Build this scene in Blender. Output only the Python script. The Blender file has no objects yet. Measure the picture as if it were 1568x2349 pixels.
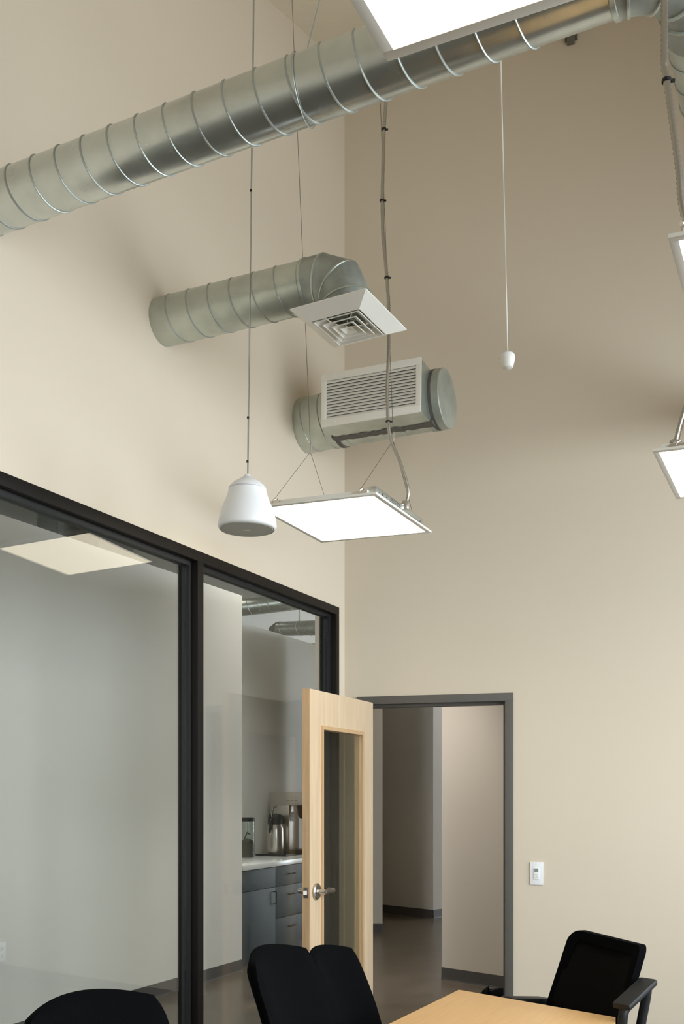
import bpy, bmesh, math, random
from mathutils import Vector, Matrix
random.seed(7)
SC = bpy.context.scene
COL = SC.collection

# ------------------------------------------------------------------ camera
F, CX, HZ, HC = 2240.0, 784.0, 1820.0, 1.53      # focal length in px, centre column, horizon row, eye height
cam = bpy.data.cameras.new('camera')
cam.sensor_fit = 'HORIZONTAL'; cam.sensor_width = 24.0; cam.lens = 24.0 * F / 1568.0
cam.shift_y = (HZ - 2349 / 2) / 1568.0
cam.clip_start = 0.05; cam.clip_end = 100
camo = bpy.data.objects.new('camera', cam); COL.objects.link(camo)
camo.location = (0, 0, HC); camo.rotation_euler = (math.pi / 2, 0, 0)
SC.camera = camo

# ------------------------------------------------------------------ layout axes
CORNER = Vector((0.017, 6.26, 0))                # foot of the corner between the left and the back wall
AL = math.radians(25.11)
UL = Vector((math.sin(AL), math.cos(AL), 0))     # along the left wall, away
NL = Vector((math.cos(AL), -math.sin(AL), 0))    # off the left wall, into the room
AB = math.radians(16.0)
UB = Vector((math.cos(AB), -math.sin(AB), 0))    # along the back wall, to the right
VB = Vector((math.sin(AB), math.cos(AB), 0))     # through the back wall, away
Z = Vector((0, 0, 1))
ROOM_W = 4.9; ROOM_L = 8.4

def mat(o, x, y, z=Z):
    return Matrix(((x[0], y[0], z[0], o[0]), (x[1], y[1], z[1], o[1]), (x[2], y[2], z[2], o[2]), (0, 0, 0, 1)))
ML = mat(CORNER, -UL, NL)                        # left wall frame: x toward viewer, y into the room
MB_ = mat(CORNER, UB, VB)                        # back wall frame: x right, y away
def W(px, py, Y):
    return Vector(((px - CX) / F * Y, Y, HC + (HZ - py) / F * Y))
def tL(px):
    k = (px - CX) / F
    return (CORNER.x - k * CORNER.y) / (UL.x - k * UL.y)
def sB(px):
    k = (px - CX) / F
    return (k * CORNER.y - CORNER.x) / (UB.x - k * UB.y)
def zceil(p):
    return 6.18 - 0.30 * (-UL).dot(Vector((p[0], p[1], 0)) - CORNER)

# ------------------------------------------------------------------ light
world = bpy.data.worlds.new('world'); SC.world = world; world.use_nodes = True
bg = world.node_tree.nodes['Background']
bg.inputs[0].default_value = (0.86, 0.925, 1.0, 1); bg.inputs[1].default_value = 9.8
WINDOWS = [(-0.20, 1.60), (1.85, 3.65), (3.90, 5.70)]   # spans along the right wall
WZ0, WZ1 = 0.75, 3.75
def portal(m, w, h):
    d = bpy.data.lights.new('daylight_portal', 'AREA'); d.shape = 'RECTANGLE'; d.size = w; d.size_y = h
    d.cycles.is_portal = True
    o = bpy.data.objects.new('daylight_portal', d); COL.objects.link(o); o.matrix_world = m
for a, b in WINDOWS:
    c = CORNER - UL * ((a + b) / 2) + NL * (ROOM_W + 0.07) + Z * ((WZ0 + WZ1) / 2)
    portal(mat(c, UL, Z, NL), b - a, WZ1 - WZ0)
PANEL_E = 5.2
def lamp_area(name, loc, rot, sx, sy, power, col):
    d = bpy.data.lights.new(name, 'AREA'); d.shape = 'RECTANGLE'; d.size = sx; d.size_y = sy; d.energy = power; d.color = col; d.spread = math.radians(95)
    o = bpy.data.objects.new(name, d); COL.objects.link(o); o.location = loc; o.rotation_euler = rot
    return o
lamp_area('kitchen_fill', (-0.25, 8.3, 4.3), (0, 0, 0.4), 1.5, 0.8, 25, (1.0, 0.98, 0.90))  # added fill light that brightens kitchen and partition, no known fixture
lamp_area('corridor_fill', (0.45, 7.5, 3.1), (0, 0, 0.2), 0.6, 0.6, 16, (1.0, 0.94, 0.88))  # fill added out of view to lift the corridor walls
lamp_area('hall_fill', (-2.0, 12.0, 4.3), (0, 0, 0.4), 1.2, 1.2, 8, (1.0, 0.93, 0.82))  # weak unseen fill, added for the hall beyond the partition
lamp_area('passage_fill', (0.9, 10.4, 3.2), (0, 0, 0), 0.3, 0.3, 3.0, (1.0, 0.82, 0.6))  # small warm fill added for the passage walls, not a known lamp
SC.view_settings.view_transform = 'Standard'; SC.view_settings.look = 'None'
SC.view_settings.gamma = 1; SC.view_settings.exposure = 0.16
SC.view_settings.use_curve_mapping = False
SC.cycles.use_denoising = True
SC.cycles.max_bounces = 10; SC.cycles.diffuse_bounces = 6; SC.cycles.transparent_max_bounces = 24
SC.cycles.sample_clamp_indirect = 8.0

# ------------------------------------------------------------------ materials
def new_mat(name):
    m = bpy.data.materials.new(name); m.use_nodes = True
    return m, m.node_tree, m.node_tree.nodes['Principled BSDF']
def node(nt, kind, **kw):
    n = nt.nodes.new(kind)
    for k, v in kw.items():
        if k.startswith('i_'):
            n.inputs[k[2:].replace('_', ' ')].default_value = v
        else: setattr(n, k, v)
    return n
def coords(nt, scale=(1, 1, 1)):
    tc = nt.nodes.new('ShaderNodeTexCoord'); mp = nt.nodes.new('ShaderNodeMapping')
    mp.inputs['Scale'].default_value = scale
    nt.links.new(tc.outputs['Object'], mp.inputs[0]); return mp.outputs[0]
def simple(name, col, rough=0.5, metal=0.0, noise=0.0, nscale=20, bump=0.0, bscale=200, spec=0.5, stretch=(1, 1, 1), coat=0):
    m, nt, b = new_mat(name)
    b.inputs['Base Color'].default_value = (*col, 1); b.inputs['Roughness'].default_value = rough
    b.inputs['Metallic'].default_value = metal; b.inputs['Specular IOR Level'].default_value = spec
    b.inputs['Coat Weight'].default_value = coat
    if noise or bump: v = coords(nt, stretch)
    if noise:
        n = node(nt, 'ShaderNodeTexNoise', i_Scale=nscale, i_Detail=5.0); nt.links.new(v, n.inputs['Vector'])
        r = nt.nodes.new('ShaderNodeMapRange'); r.inputs[3].default_value = 1 - noise; r.inputs[4].default_value = 1 + noise
        nt.links.new(n.outputs['Fac'], r.inputs[0])
        mx = node(nt, 'ShaderNodeVectorMath', operation='SCALE'); mx.inputs[0].default_value = col
        nt.links.new(r.outputs[0], mx.inputs['Scale']); nt.links.new(mx.outputs[0], b.inputs['Base Color'])
    if bump:
        n2 = node(nt, 'ShaderNodeTexNoise', i_Scale=bscale, i_Detail=2.0); nt.links.new(v, n2.inputs['Vector'])
        bp = node(nt, 'ShaderNodeBump', i_Strength=bump, i_Distance=0.002)
        nt.links.new(n2.outputs['Fac'], bp.inputs['Height']); nt.links.new(bp.outputs[0], b.inputs['Normal'])
    return m
def wood(name, dark, light, axis_scale, rough=0.4):
    m, nt, b = new_mat(name)
    v = coords(nt, axis_scale)
    n = node(nt, 'ShaderNodeTexNoise', i_Scale=3.0, i_Detail=6.0, i_Distortion=0.6); nt.links.new(v, n.inputs['Vector'])
    n2 = node(nt, 'ShaderNodeTexNoise', i_Scale=14.0, i_Detail=3.0); nt.links.new(v, n2.inputs['Vector'])
    ad = node(nt, 'ShaderNodeMath', operation='MULTIPLY_ADD'); ad.inputs[1].default_value = 0.35
    nt.links.new(n2.outputs['Fac'], ad.inputs[0]); nt.links.new(n.outputs['Fac'], ad.inputs[2])
    cr = nt.nodes.new('ShaderNodeValToRGB'); cr.color_ramp.elements[0].position = 0.40; cr.color_ramp.elements[1].position = 0.95
    cr.color_ramp.elements[0].color = (*dark, 1); cr.color_ramp.elements[1].color = (*light, 1)
    nt.links.new(ad.outputs[0], cr.inputs[0]); nt.links.new(cr.outputs[0], b.inputs['Base Color'])
    b.inputs['Roughness'].default_value = rough
    return m
def galvanized(name, col=(0.56, 0.60, 0.57), rough=0.30, dirt=0.25, metal=0.92):
    m, nt, b = new_mat(name)
    v = coords(nt)
    vo = node(nt, 'ShaderNodeTexVoronoi', i_Scale=70.0); nt.links.new(v, vo.inputs['Vector'])
    n = node(nt, 'ShaderNodeTexNoise', i_Scale=7.0, i_Detail=6.0); nt.links.new(v, n.inputs['Vector'])
    n3 = node(nt, 'ShaderNodeTexNoise', i_Scale=14.0, i_Detail=3.0); nt.links.new(v, n3.inputs['Vector'])
    r = nt.nodes.new('ShaderNodeMapRange'); r.inputs[1].default_value = 0.3; r.inputs[2].default_value = 0.75
    r.inputs[3].default_value = 1 + dirt * 0.3; r.inputs[4].default_value = 1 - dirt
    nt.links.new(n.outputs['Fac'], r.inputs[0])
    sep = nt.nodes.new('ShaderNodeSeparateColor'); nt.links.new(vo.outputs['Color'], sep.inputs[0])
    r2 = nt.nodes.new('ShaderNodeMapRange'); r2.inputs[3].default_value = 0.985; r2.inputs[4].default_value = 1.01
    nt.links.new(sep.outputs[0], r2.inputs[0])
    mu = node(nt, 'ShaderNodeMath', operation='MULTIPLY'); nt.links.new(r.outputs[0], mu.inputs[0]); nt.links.new(r2.outputs[0], mu.inputs[1])
    sc = node(nt, 'ShaderNodeVectorMath', operation='SCALE'); sc.inputs[0].default_value = col
    nt.links.new(mu.outputs[0], sc.inputs['Scale']); nt.links.new(sc.outputs[0], b.inputs['Base Color'])
    r3 = nt.nodes.new('ShaderNodeMapRange'); r3.inputs[1].default_value = 0.3; r3.inputs[2].default_value = 0.7
    r3.inputs[3].default_value = rough - 0.02; r3.inputs[4].default_value = rough + 0.05
    nt.links.new(n3.outputs['Fac'], r3.inputs[0]); nt.links.new(r3.outputs[0], b.inputs['Roughness'])
    b.inputs['Metallic'].default_value = metal
    return m
def glass_mat(name, tint=(0.93, 0.97, 0.95), boost=1.0):
    m = bpy.data.materials.new(name); m.use_nodes = True; nt = m.node_tree; nt.nodes.clear()
    out = nt.nodes.new('ShaderNodeOutputMaterial'); mix = nt.nodes.new('ShaderNodeMixShader')
    tr = nt.nodes.new('ShaderNodeBsdfTransparent'); tr.inputs[0].default_value = (*tint, 1)
    gl = nt.nodes.new('ShaderNodeBsdfGlossy'); gl.inputs['Roughness'].default_value = 0.0; gl.inputs[0].default_value = (0.95, 0.97, 0.96, 1)
    lw = nt.nodes.new('ShaderNodeLayerWeight'); lw.inputs[0].default_value = 0.5   # facing: 1 - |cos|
    pw = node(nt, 'ShaderNodeMath', operation='POWER'); pw.inputs[1].default_value = 5.0
    ma = node(nt, 'ShaderNodeMath', operation='MULTIPLY_ADD'); ma.inputs[1].default_value = 0.95; ma.inputs[2].default_value = 0.043 * boost
    nt.links.new(lw.outputs['Facing'], pw.inputs[0]); nt.links.new(pw.outputs[0], ma.inputs[0])
    nt.links.new(ma.outputs[0], mix.inputs[0]); nt.links.new(tr.outputs[0], mix.inputs[1]); nt.links.new(gl.outputs[0], mix.inputs[2])
    nt.links.new(mix.outputs[0], out.inputs[0])
    return m
def emit(name, col, s):
    m, nt, b = new_mat(name)
    b.inputs['Base Color'].default_value = (0.8, 0.8, 0.8, 1)
    b.inputs['Emission Color'].default_value = (*col, 1); b.inputs['Emission Strength'].default_value = s
    return m

PAINT = simple('wall_paint', (0.66, 0.580, 0.468), 0.8, bump=0.12, bscale=90, noise=0.015, nscale=2, spec=0.3)
PAINT2 = simple('hall_paint', (0.69, 0.675, 0.63), 0.8, bump=0.1, bscale=90, spec=0.3)
PAINT3 = simple('corridor_paint', (0.55, 0.50, 0.43), 0.8, bump=0.1, bscale=90, spec=0.3)
CEIL = simple('ceiling_boards', (0.74, 0.67, 0.54), 0.8, noise=0.05, nscale=6, stretch=(1, 12, 1), bump=0.2, bscale=30)
DARKCEIL = simple('hall_ceiling_paint', (0.25, 0.24, 0.21), 0.8)
BRONZE = simple('dark_bronze_aluminium', (0.0085, 0.0066, 0.0056), 0.5, noise=0.1, nscale=3, spec=0.16)
GASKET = simple('black_gasket', (0.004, 0.004, 0.004), 0.6)
GALV = galvanized('galvanized_steel', (0.61, 0.65, 0.63), 0.23, 0.14, 0.88)
GALV2 = galvanized('weathered_galvanized_steel', (0.53, 0.57, 0.52), 0.31, 0.22, 0.80)
SEALED = galvanized('sealant_smeared_steel', (0.40, 0.43, 0.40), 0.5, 0.55, 0.55)
CAPM = galvanized('dull_cap_steel', (0.42, 0.44, 0.39), 0.55, 0.3, 0.5)
HANDLE = simple('matte_black_metal', (.006, .006, .006), .7, spec=.15)
SEAL = simple('grey_duct_sealant', (0.10, 0.092, 0.08), 0.75, noise=0.35, nscale=25)
SEAM = simple('duct_seam', (0.42, 0.45, 0.43), 0.45, 0.8)
CONDUIT = simple('flexible_conduit_steel', (0.42, 0.39, 0.34), 0.35, 0.9)
STEEL = simple('brushed_steel', (0.62, 0.58, 0.53), 0.28, 1.0, noise=0.06, nscale=60, stretch=(1, 1, 0.05))
NICKEL = simple('satin_nickel', (0.56, 0.53, 0.49), 0.27, 1.0)
WIRE = simple('steel_wire', (0.16, 0.15, 0.13), 0.4, 0.7)
WHITE = simple('white_enamel', (0.80, 0.79, 0.74), 0.4)
WHITE2 = simple('cool_white_plastic', (0.82, 0.83, 0.85), 0.38)
GRILLE = simple('grey_speaker_grille', (0.42, 0.42, 0.38), 0.7, noise=0.05, nscale=200)
WHITECORD = simple('white_cord', (0.75, 0.73, 0.68), 0.6)
LIT = emit('lit_diffuser', (1.0, 0.87, 0.66), PANEL_E)
BLACKF = simple('black_fabric', (0.0022, 0.0025, 0.0032), 0.95, bump=0.3, bscale=600, spec=0.04)
BLACKM = simple('black_mesh', (0.0045, 0.0045, 0.0042), 0.9, bump=0.4, bscale=900, spec=0.06)
BLACKP = simple('black_plastic', (0.009, 0.010, 0.012), 0.5, spec=0.35)
CHROME = simple('chrome', (0.6, 0.6, 0.6), 0.12, 1.0)
GREYPAINT = simple('grey_door_frame_paint', (0.105, 0.097, 0.088), 0.5)
BASE = simple('rubber_cove_base', (0.062, 0.055, 0.050), 0.55)
MAPLE = wood('maple_veneer', (0.60, 0.44, 0.28), (0.72, 0.565, 0.395), (9, 9, 0.7))
MAPLE_E = wood('maple_edge', (0.50, 0.31, 0.16), (0.64, 0.44, 0.25), (30, 30, 1.2))
TABLEW = wood('maple_laminate', (0.66, 0.40, 0.175), (0.74, 0.47, 0.215), (22, 1.6, 9), 0.38)
TABLEE = simple('table_edge_banding', (0.50, 0.33, 0.15), 0.5)
CABINET = simple('blue_grey_laminate', (0.050, 0.070, 0.084), 0.5, spec=0.3)
COUNTER = simple('white_quartz', (0.72, 0.73, 0.71), 0.16, noise=0.03, nscale=40)
CONCRETE = simple('polished_concrete', (0.088, 0.070, 0.050), 0.28, noise=0.45, nscale=3.5, bump=0.05, bscale=30)
GLASS = glass_mat('clear_glass', (0.945, 0.958, 0.95), 1.05)
DOORGLASS = glass_mat('door_glass', (0.87, 0.89, 0.87), 1.5)
JARGLASS = glass_mat('jar_plastic', (0.9, 0.93, 0.92), 1.0)
COFFEE = simple('ground_coffee', (0.03, 0.022, 0.016), 0.9, noise=0.3, nscale=80)
PAPER = simple('paper_note', (0.68, 0.74, 0.82), 0.8)
INK = simple('ink', (0.10, 0.11, 0.13), 0.8)
LCD = simple('grey_display', (0.26, 0.28, 0.27), 0.3)
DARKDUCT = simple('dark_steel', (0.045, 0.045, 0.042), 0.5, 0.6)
GREEN = simple('dark_grey_cap', (0.05, 0.05, 0.045), 0.5)

# ------------------------------------------------------------------ mesh helpers
MTX = {}
class Mesh:
    def __init__(s): s.v = []; s.f = []
    def add(s, vs, fs):
        o = len(s.v); s.v += [Vector(v) for v in vs]; s.f += [tuple(i + o for i in f) for f in fs]; return s
    def box(s, lo, hi, m=None, bev=0.0):
        if bev > 0:
            bm = bmesh.new(); bmesh.ops.create_cube(bm, size=1)
            c = (Vector(lo) + Vector(hi)) / 2; d = Vector(hi) - Vector(lo)
            for v in bm.verts: v.co = Vector((v.co.x * d.x, v.co.y * d.y, v.co.z * d.z)) + c
            bmesh.ops.bevel(bm, geom=bm.edges[:], offset=bev, segments=2, affect='EDGES', profile=0.6)
            return s.bm(bm, m)
        x0, y0, z0 = lo; x1, y1, z1 = hi
        vs = [(x0, y0, z0), (x1, y0, z0), (x1, y1, z0), (x0, y1, z0), (x0, y0, z1), (x1, y0, z1), (x1, y1, z1), (x0, y1, z1)]
        if m: vs = [m @ Vector(v) for v in vs]
        return s.add(vs, [(0, 3, 2, 1), (4, 5, 6, 7), (0, 1, 5, 4), (1, 2, 6, 5), (2, 3, 7, 6), (3, 0, 4, 7)])
    def bm(s, bm, m=None):
        bm.verts.index_update()
        vs = [(m @ v.co if m else v.co.copy()) for v in bm.verts]
        fs = [tuple(v.index for v in f.verts) for f in bm.faces]; bm.free()
        return s.add(vs, fs)
    def prism(s, poly, z0, z1, m=None):
        n = len(poly)
        vs = [Vector((p[0], p[1], z0)) for p in poly] + [Vector((p[0], p[1], z1)) for p in poly]
        if m: vs = [m @ v for v in vs]
        return s.add(vs, [tuple(range(n - 1, -1, -1)), tuple(range(n, 2 * n))] + [(i, (i + 1) % n, n + (i + 1) % n, n + i) for i in range(n)])
    def tube(s, pts, r, n=12, caps=True, rad=None, closed=False, flat=None):
        pts = [Vector(p) for p in pts]; N = len(pts); base = len(s.v)
        tan = []
        for i in range(N):
            a = pts[i - 1] if (i > 0 or closed) else pts[i]; b = pts[(i + 1) % N] if (i < N - 1 or closed) else pts[i]
            d1 = (pts[i] - a); d2 = (b - pts[i])
            t = (d1.normalized() if d1.length > 1e-9 else Vector()) + (d2.normalized() if d2.length > 1e-9 else Vector())
            tan.append(t.normalized() if t.length > 1e-9 else Vector((0, 0, 1)))
        up = Vector((0, 0, 1)) if abs(tan[0].z) < 0.9 else Vector((1, 0, 0))
        nrm = (up - tan[0] * up.dot(tan[0])).normalized()
        for i in range(N):
            nrm = (nrm - tan[i] * nrm.dot(tan[i])).normalized(); bn = tan[i].cross(nrm)
            rr = rad[i] if rad else r
            if 0 < i < N - 1 or closed:
                d1 = (pts[i] - pts[i - 1]).normalized(); c = max(0.5, d1.dot(tan[i]))
            else: c = 1
            # widen in the bend plane so that mitred corners keep their section
            side = None
            if c < 0.9999:
                d2 = (pts[(i + 1) % N] - pts[i]).normalized(); k = (d2 - (pts[i] - pts[i - 1]).normalized())
                side = (k - tan[i] * k.dot(tan[i]))
                side = side.normalized() if side.length > 1e-6 else None
            for j in range(n):
                a = 2 * math.pi * j / n
                e0, e1 = (flat if flat else (1, 1))
                o = nrm * math.cos(a) * rr * e0 + bn * math.sin(a) * rr * e1
                if side is not None: o = o + side * o.dot(side) * (1 / c - 1)
                s.v.append(pts[i] + o)
        for i in range(N if closed else N - 1):
            for j in range(n):
                a = base + i * n + j; b = base + i * n + (j + 1) % n
                i2 = (i + 1) % N
                c = base + i2 * n + (j + 1) % n; d = base + i2 * n + j
                s.f.append((a, b, c, d))
        if caps and not closed:
            s.f.append(tuple(base + j for j in range(n - 1, -1, -1))); s.f.append(tuple(base + (N - 1) * n + j for j in range(n)))
        return s
    def lathe(s, prof, m=None, n=40, cap0=True, cap1=True):
        base = len(s.v)
        for r, z in prof:
            for j in range(n):
                a = 2 * math.pi * j / n; v = Vector((r * math.cos(a), r * math.sin(a), z)); s.v.append(m @ v if m else v)
        for i in range(len(prof) - 1):
            for j in range(n):
                s.f.append((base + i * n + j, base + i * n + (j + 1) % n, base + (i + 1) * n + (j + 1) % n, base + (i + 1) * n + j))
        if cap0: s.f.append(tuple(base + j for j in range(n - 1, -1, -1)))
        if cap1: s.f.append(tuple(base + (len(prof) - 1) * n + j for j in range(n)))
        return s
    def slab(s, front, back):
        """two grids [i][j] of points, same size, joined round the rim"""
        ni, nj = len(front), len(front[0]); b = len(s.v)
        for g in (front, back):
            for row in g: s.v += [Vector(p) for p in row]
        o = ni * nj
        ix = lambda i, j, k: b + k * o + i * nj + j
        for i in range(ni - 1):
            for j in range(nj - 1):
                s.f.append((ix(i, j, 0), ix(i, j + 1, 0), ix(i + 1, j + 1, 0), ix(i + 1, j, 0)))
                s.f.append((ix(i, j, 1), ix(i + 1, j, 1), ix(i + 1, j + 1, 1), ix(i, j + 1, 1)))
        rim = [(0, j) for j in range(nj)] + [(i, nj - 1) for i in range(1, ni)] + [(ni - 1, j) for j in range(nj - 2, -1, -1)] + [(i, 0) for i in range(ni - 2, 0, -1)]
        for k in range(len(rim)):
            p, q = rim[k], rim[(k + 1) % len(rim)]
            s.f.append((ix(*p, 0), ix(*p, 1), ix(*q, 1), ix(*q, 0)))
        return s

def setp(o, label=None, cat=None, group=None, kind=None):
    if label: o['label'] = label
    if cat: o['category'] = cat
    if group: o['group'] = group
    if kind: o['kind'] = kind
def thing(name, label=None, cat=None, m=None, group=None, kind=None):
    o = bpy.data.objects.new(name, None); COL.objects.link(o); o.empty_display_size = 0.1
    m = m if m is not None else Matrix.Identity(4)
    if not isinstance(m, Matrix): m = Matrix.Translation(Vector(m))
    o.matrix_world = m; MTX[o.name] = m.copy(); setp(o, label, cat, group, kind)
    return o
def obj(name, mb, material, parent=None, world=False, smooth=30, label=None, m=None):
    """links ONE mesh object. Vertices are in the parent's frame, or in world space when world=True"""
    vs = mb.v
    if parent is not None and world:
        inv = MTX[parent.name].inverted(); vs = [inv @ v for v in vs]
    me = bpy.data.meshes.new(name); me.from_pydata([tuple(v) for v in vs], [], mb.f)
    bmx = bmesh.new(); bmx.from_mesh(me); bmesh.ops.recalc_face_normals(bmx, faces=bmx.faces[:]); bmx.to_mesh(me); bmx.free()
    me.materials.append(material)
    if smooth:
        for p in me.polygons: p.use_smooth = True
        me.set_sharp_from_angle(angle=math.radians(smooth))
    o = bpy.data.objects.new(name, me); COL.objects.link(o)
    if parent is not None:
        o.parent = parent; MTX[o.name] = MTX[parent.name].copy()
    else:
        MTX[o.name] = Matrix.Identity(4)
        if m is not None: o.matrix_world = m; MTX[o.name] = m.copy()
    if label: o['label'] = label
    return o
def top(name, mb, material, label, cat, group=None, smooth=30, m=None):
    o = obj(name, mb, material, smooth=smooth, m=m); setp(o, label, cat, group); return o
def struct(name, mb, material, m=None, smooth=0):
    o = obj(name, mb, material, smooth=smooth, m=m); o['kind'] = 'structure'; return o
def B(lo, hi, m=None, bev=0.0): return Mesh().box(lo, hi, m, bev)
def arc(c, u, v, r, a0, a1, n):
    return [c + u * r * math.cos(a0 + (a1 - a0) * i / n) + v * r * math.sin(a0 + (a1 - a0) * i / n) for i in range(n + 1)]

# ================================================================== SETTING
struct('floor', B((-9, -4, -0.2), (7, 18, 0)), CONCRETE)
# --- left wall with the storefront opening
T0 = tL(774); ZTOP = HC + (HZ - 1394) / F * (CORNER.y - UL.y * T0)
T1 = 5.9
wl = Mesh()
zc = lambda t: 6.18 - 0.30 * t
def slanted(t0, t1, z0):
    vs = [(t0, -0.16, z0), (t1, -0.16, z0), (t1, 0, z0), (t0, 0, z0), (t0, -0.16, zc(t0)), (t1, -0.16, zc(t1)), (t1, 0, zc(t1)), (t0, 0, zc(t0))]
    wl.add(vs, [(0, 3, 2, 1), (4, 5, 6, 7), (0, 1, 5, 4), (1, 2, 6, 5), (2, 3, 7, 6), (3, 0, 4, 7)])
slanted(T0, T1, ZTOP); slanted(-0.0, T0, 0.0); slanted(T1, ROOM_L, 0.0)
struct('wall_left', wl, PAINT, ML)
# --- back wall with the doorway
S0, S1, ZD = sB(820), sB(1177), 2.145
SR = 5.2
wb = Mesh()
wb.box((-0.08, 0, 0), (S0 + 0.02, 0.15, 6.3)); wb.box((S0 + 0.02, 0, ZD - 0.02), (S1 - 0.02, 0.15, 6.3)); wb.box((S1 - 0.02, 0, 0), (SR, 0.15, 6.3))
struct('wall_back', wb, PAINT, MB_)
# --- ceiling (sloping), right wall with windows, rear wall
cp = []
for t, n in ((-1.2, -0.2), (-1.2, ROOM_W + 0.2), (ROOM_L + 0.2, ROOM_W + 0.2), (ROOM_L + 0.2, -0.2)):
    cp.append(CORNER - UL * t + NL * n + Z * zc(t))
cm = Mesh(); cm.add(cp + [p + Z * 0.12 for p in cp], [(0, 1, 2, 3), (7, 6, 5, 4), (0, 4, 5, 1), (1, 5, 6, 2), (2, 6, 7, 3), (3, 7, 4, 0)])
struct('ceiling', cm, CEIL)
wr = Mesh()
def seg(t0, t1, z0, z1a, z1b):
    vs = [(t0, ROOM_W, z0), (t1, ROOM_W, z0), (t1, ROOM_W + .15, z0), (t0, ROOM_W + .15, z0), (t0, ROOM_W, z1a), (t1, ROOM_W, z1b), (t1, ROOM_W + .15, z1b), (t0, ROOM_W + .15, z1a)]
    wr.add(vs, [(0, 3, 2, 1), (4, 5, 6, 7), (0, 1, 5, 4), (1, 2, 6, 5), (2, 3, 7, 6), (3, 0, 4, 7)])
prev = -1.0
for a, b in WINDOWS:
    seg(prev, a, 0, zc(prev), zc(a)); seg(a, b, 0, WZ0, WZ0); seg(a, b, WZ1, zc(a), zc(b)); prev = b
seg(prev, ROOM_L + 0.15, 0, zc(prev), zc(ROOM_L + 0.15))
struct('wall_right', wr, PAINT, ML)
bb_ = Mesh(); bb_.box((S1 + .002, -.010, 0), (SR - .3, 0, .10), MB_); bb_.box((0.03, -.010, 0), (S0 - .002, 0, .10), MB_)
struct('baseboard_back', bb_, BASE)
struct('baseboard_right', B((-.6, ROOM_W - .010, 0), (ROOM_L, ROOM_W, .10)), BASE, ML)
struct('wall_rear', B((ROOM_L, -0.16, 0), (ROOM_L + 0.15, ROOM_W + 0.15, zc(ROOM_L))), PAINT, ML)
for k, (a, b) in enumerate(WINDOWS):
    w = thing('window_%d' % (k + 2), m=ML, kind='structure')
    fr = Mesh()
    for lo, hi in (((a, ROOM_W + .02, WZ0), (a + .05, ROOM_W + .12, WZ1)), ((b - .05, ROOM_W + .02, WZ0), (b, ROOM_W + .12, WZ1)),
                   ((a, ROOM_W + .02, WZ0), (b, ROOM_W + .12, WZ0 + .05)), ((a, ROOM_W + .02, WZ1 - .05), (b, ROOM_W + .12, WZ1))):
        fr.box(lo, hi)
    obj('window_frame', fr, BRONZE, w)
    obj('mullion', B(((a + b) / 2 - .025, ROOM_W + .02, WZ0 + .05), ((a + b) / 2 + .025, ROOM_W + .12, WZ1 - .05)), BRONZE, w)
    for x0, x1 in ((a + .05, (a + b) / 2 - .025), ((a + b) / 2 + .025, b - .05)):
        obj('pane', B((x0, ROOM_W + .066, WZ0 + .05), (x1, ROOM_W + .074, WZ1 - .05)), GLASS, w)

# --- storefront window in the left wall
win = thing('window_1', m=ML, kind='structure')
TM0, TM1 = tL(462), tL(449.5)          # mullion sightline
fw = 0.05; yb, yf = -0.105, 0.012       # frame depth
zt = ZTOP; zg = ZTOP - fw
obj('header', B((T0, yb, zg), (T1, yf, zt), bev=0.002), BRONZE, win)
obj('sill', B((T0, yb, 0.0), (T1, yf, 0.10), bev=0.002), BRONZE, win)
TMn = TM1 + (TM0 - T0)
marks = [(T0, T0 + fw), (TM0, TM0 + fw), (4.15, 4.15 + fw), (T1 - fw, T1)]
for i, (a, b) in enumerate(marks):
    obj('jamb' if i in (0, 3) else 'mullion', B((a, yb, 0.10), (b, yf, zg), bev=0.002), BRONZE, win)
for i in range(3):
    a, b = marks[i][1], marks[i + 1][0]
    yg = -0.047
    gs = Mesh()                          # glazing stops round the pane
    for lo, hi in (((a, yg - .022, 0.10), (a + .02, yg + .022, zg)), ((b - .02, yg - .022, 0.10), (b, yg + .022, zg)),
                   ((a + .02, yg - .022, 0.10), (b - .02, yg + .022, 0.12)), ((a + .02, yg - .022, zg - .022), (b - .02, yg + .022, zg))):
        gs.box(lo, hi)
    obj('glazing_stop', gs, GASKET, win)
    obj('pane', B((a + .02, yg - .004, 0.12), (b - .02, yg + .004, zg - .022)), GLASS, win)

# --- rooms beyond: partition, kitchen alcove, corridor
def wallseg(name, p, q, h, th=0.12, base=True, material=PAINT2, side=1, base_name=None):
    p = Vector((p[0], p[1], 0)); q = Vector((q[0], q[1], 0)); d = (q - p).normalized(); n = Vector((d.y, -d.x, 0)) * side   # n: visible side
    L = (q - p).length
    m = mat(p, d, -n) if side == 1 else mat(p, d, -n)
    if side == -1: m = mat(q, -d, -n)
    struct(name, B((0, 0, 0), (L, th, h)), material, m)
    if base:
        bb = Mesh().prism([(-.012, 0), (-.009, .012), (-.006, .1), (0, .1), (0, 0)], 0, L, m @ Matrix(((0, 0, 1, 0), (1, 0, 0, 0), (0, 1, 0, 0), (0, 0, 0, 1))))
        struct(base_name, bb, BASE)
    return m
PD = Vector((math.sin(math.radians(26.5)), math.cos(math.radians(26.5)), 0))
P1 = Vector((-0.862, 8.42, 0)); P0 = P1 - PD * 7.5
HP = HC + 1.705
mP = wallseg('wall_partition', P0, P1, HP, 0.62, True, PAINT2, 1, 'baseboard_partition')
KD = Vector((0.4226, 0.9063, 0)); KN = Vector((0.9063, -0.4226, 0))
K0 = Vector((-0.88, 8.50, 0))            # left end of the cabinet fronts
kb = K0 - KN * 0.64 - KD * 0.1
wallseg('wall_kitchen', kb, kb + KD * 5.2, HC + 1.71, 0.12, False, PAINT2, 1)
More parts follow.
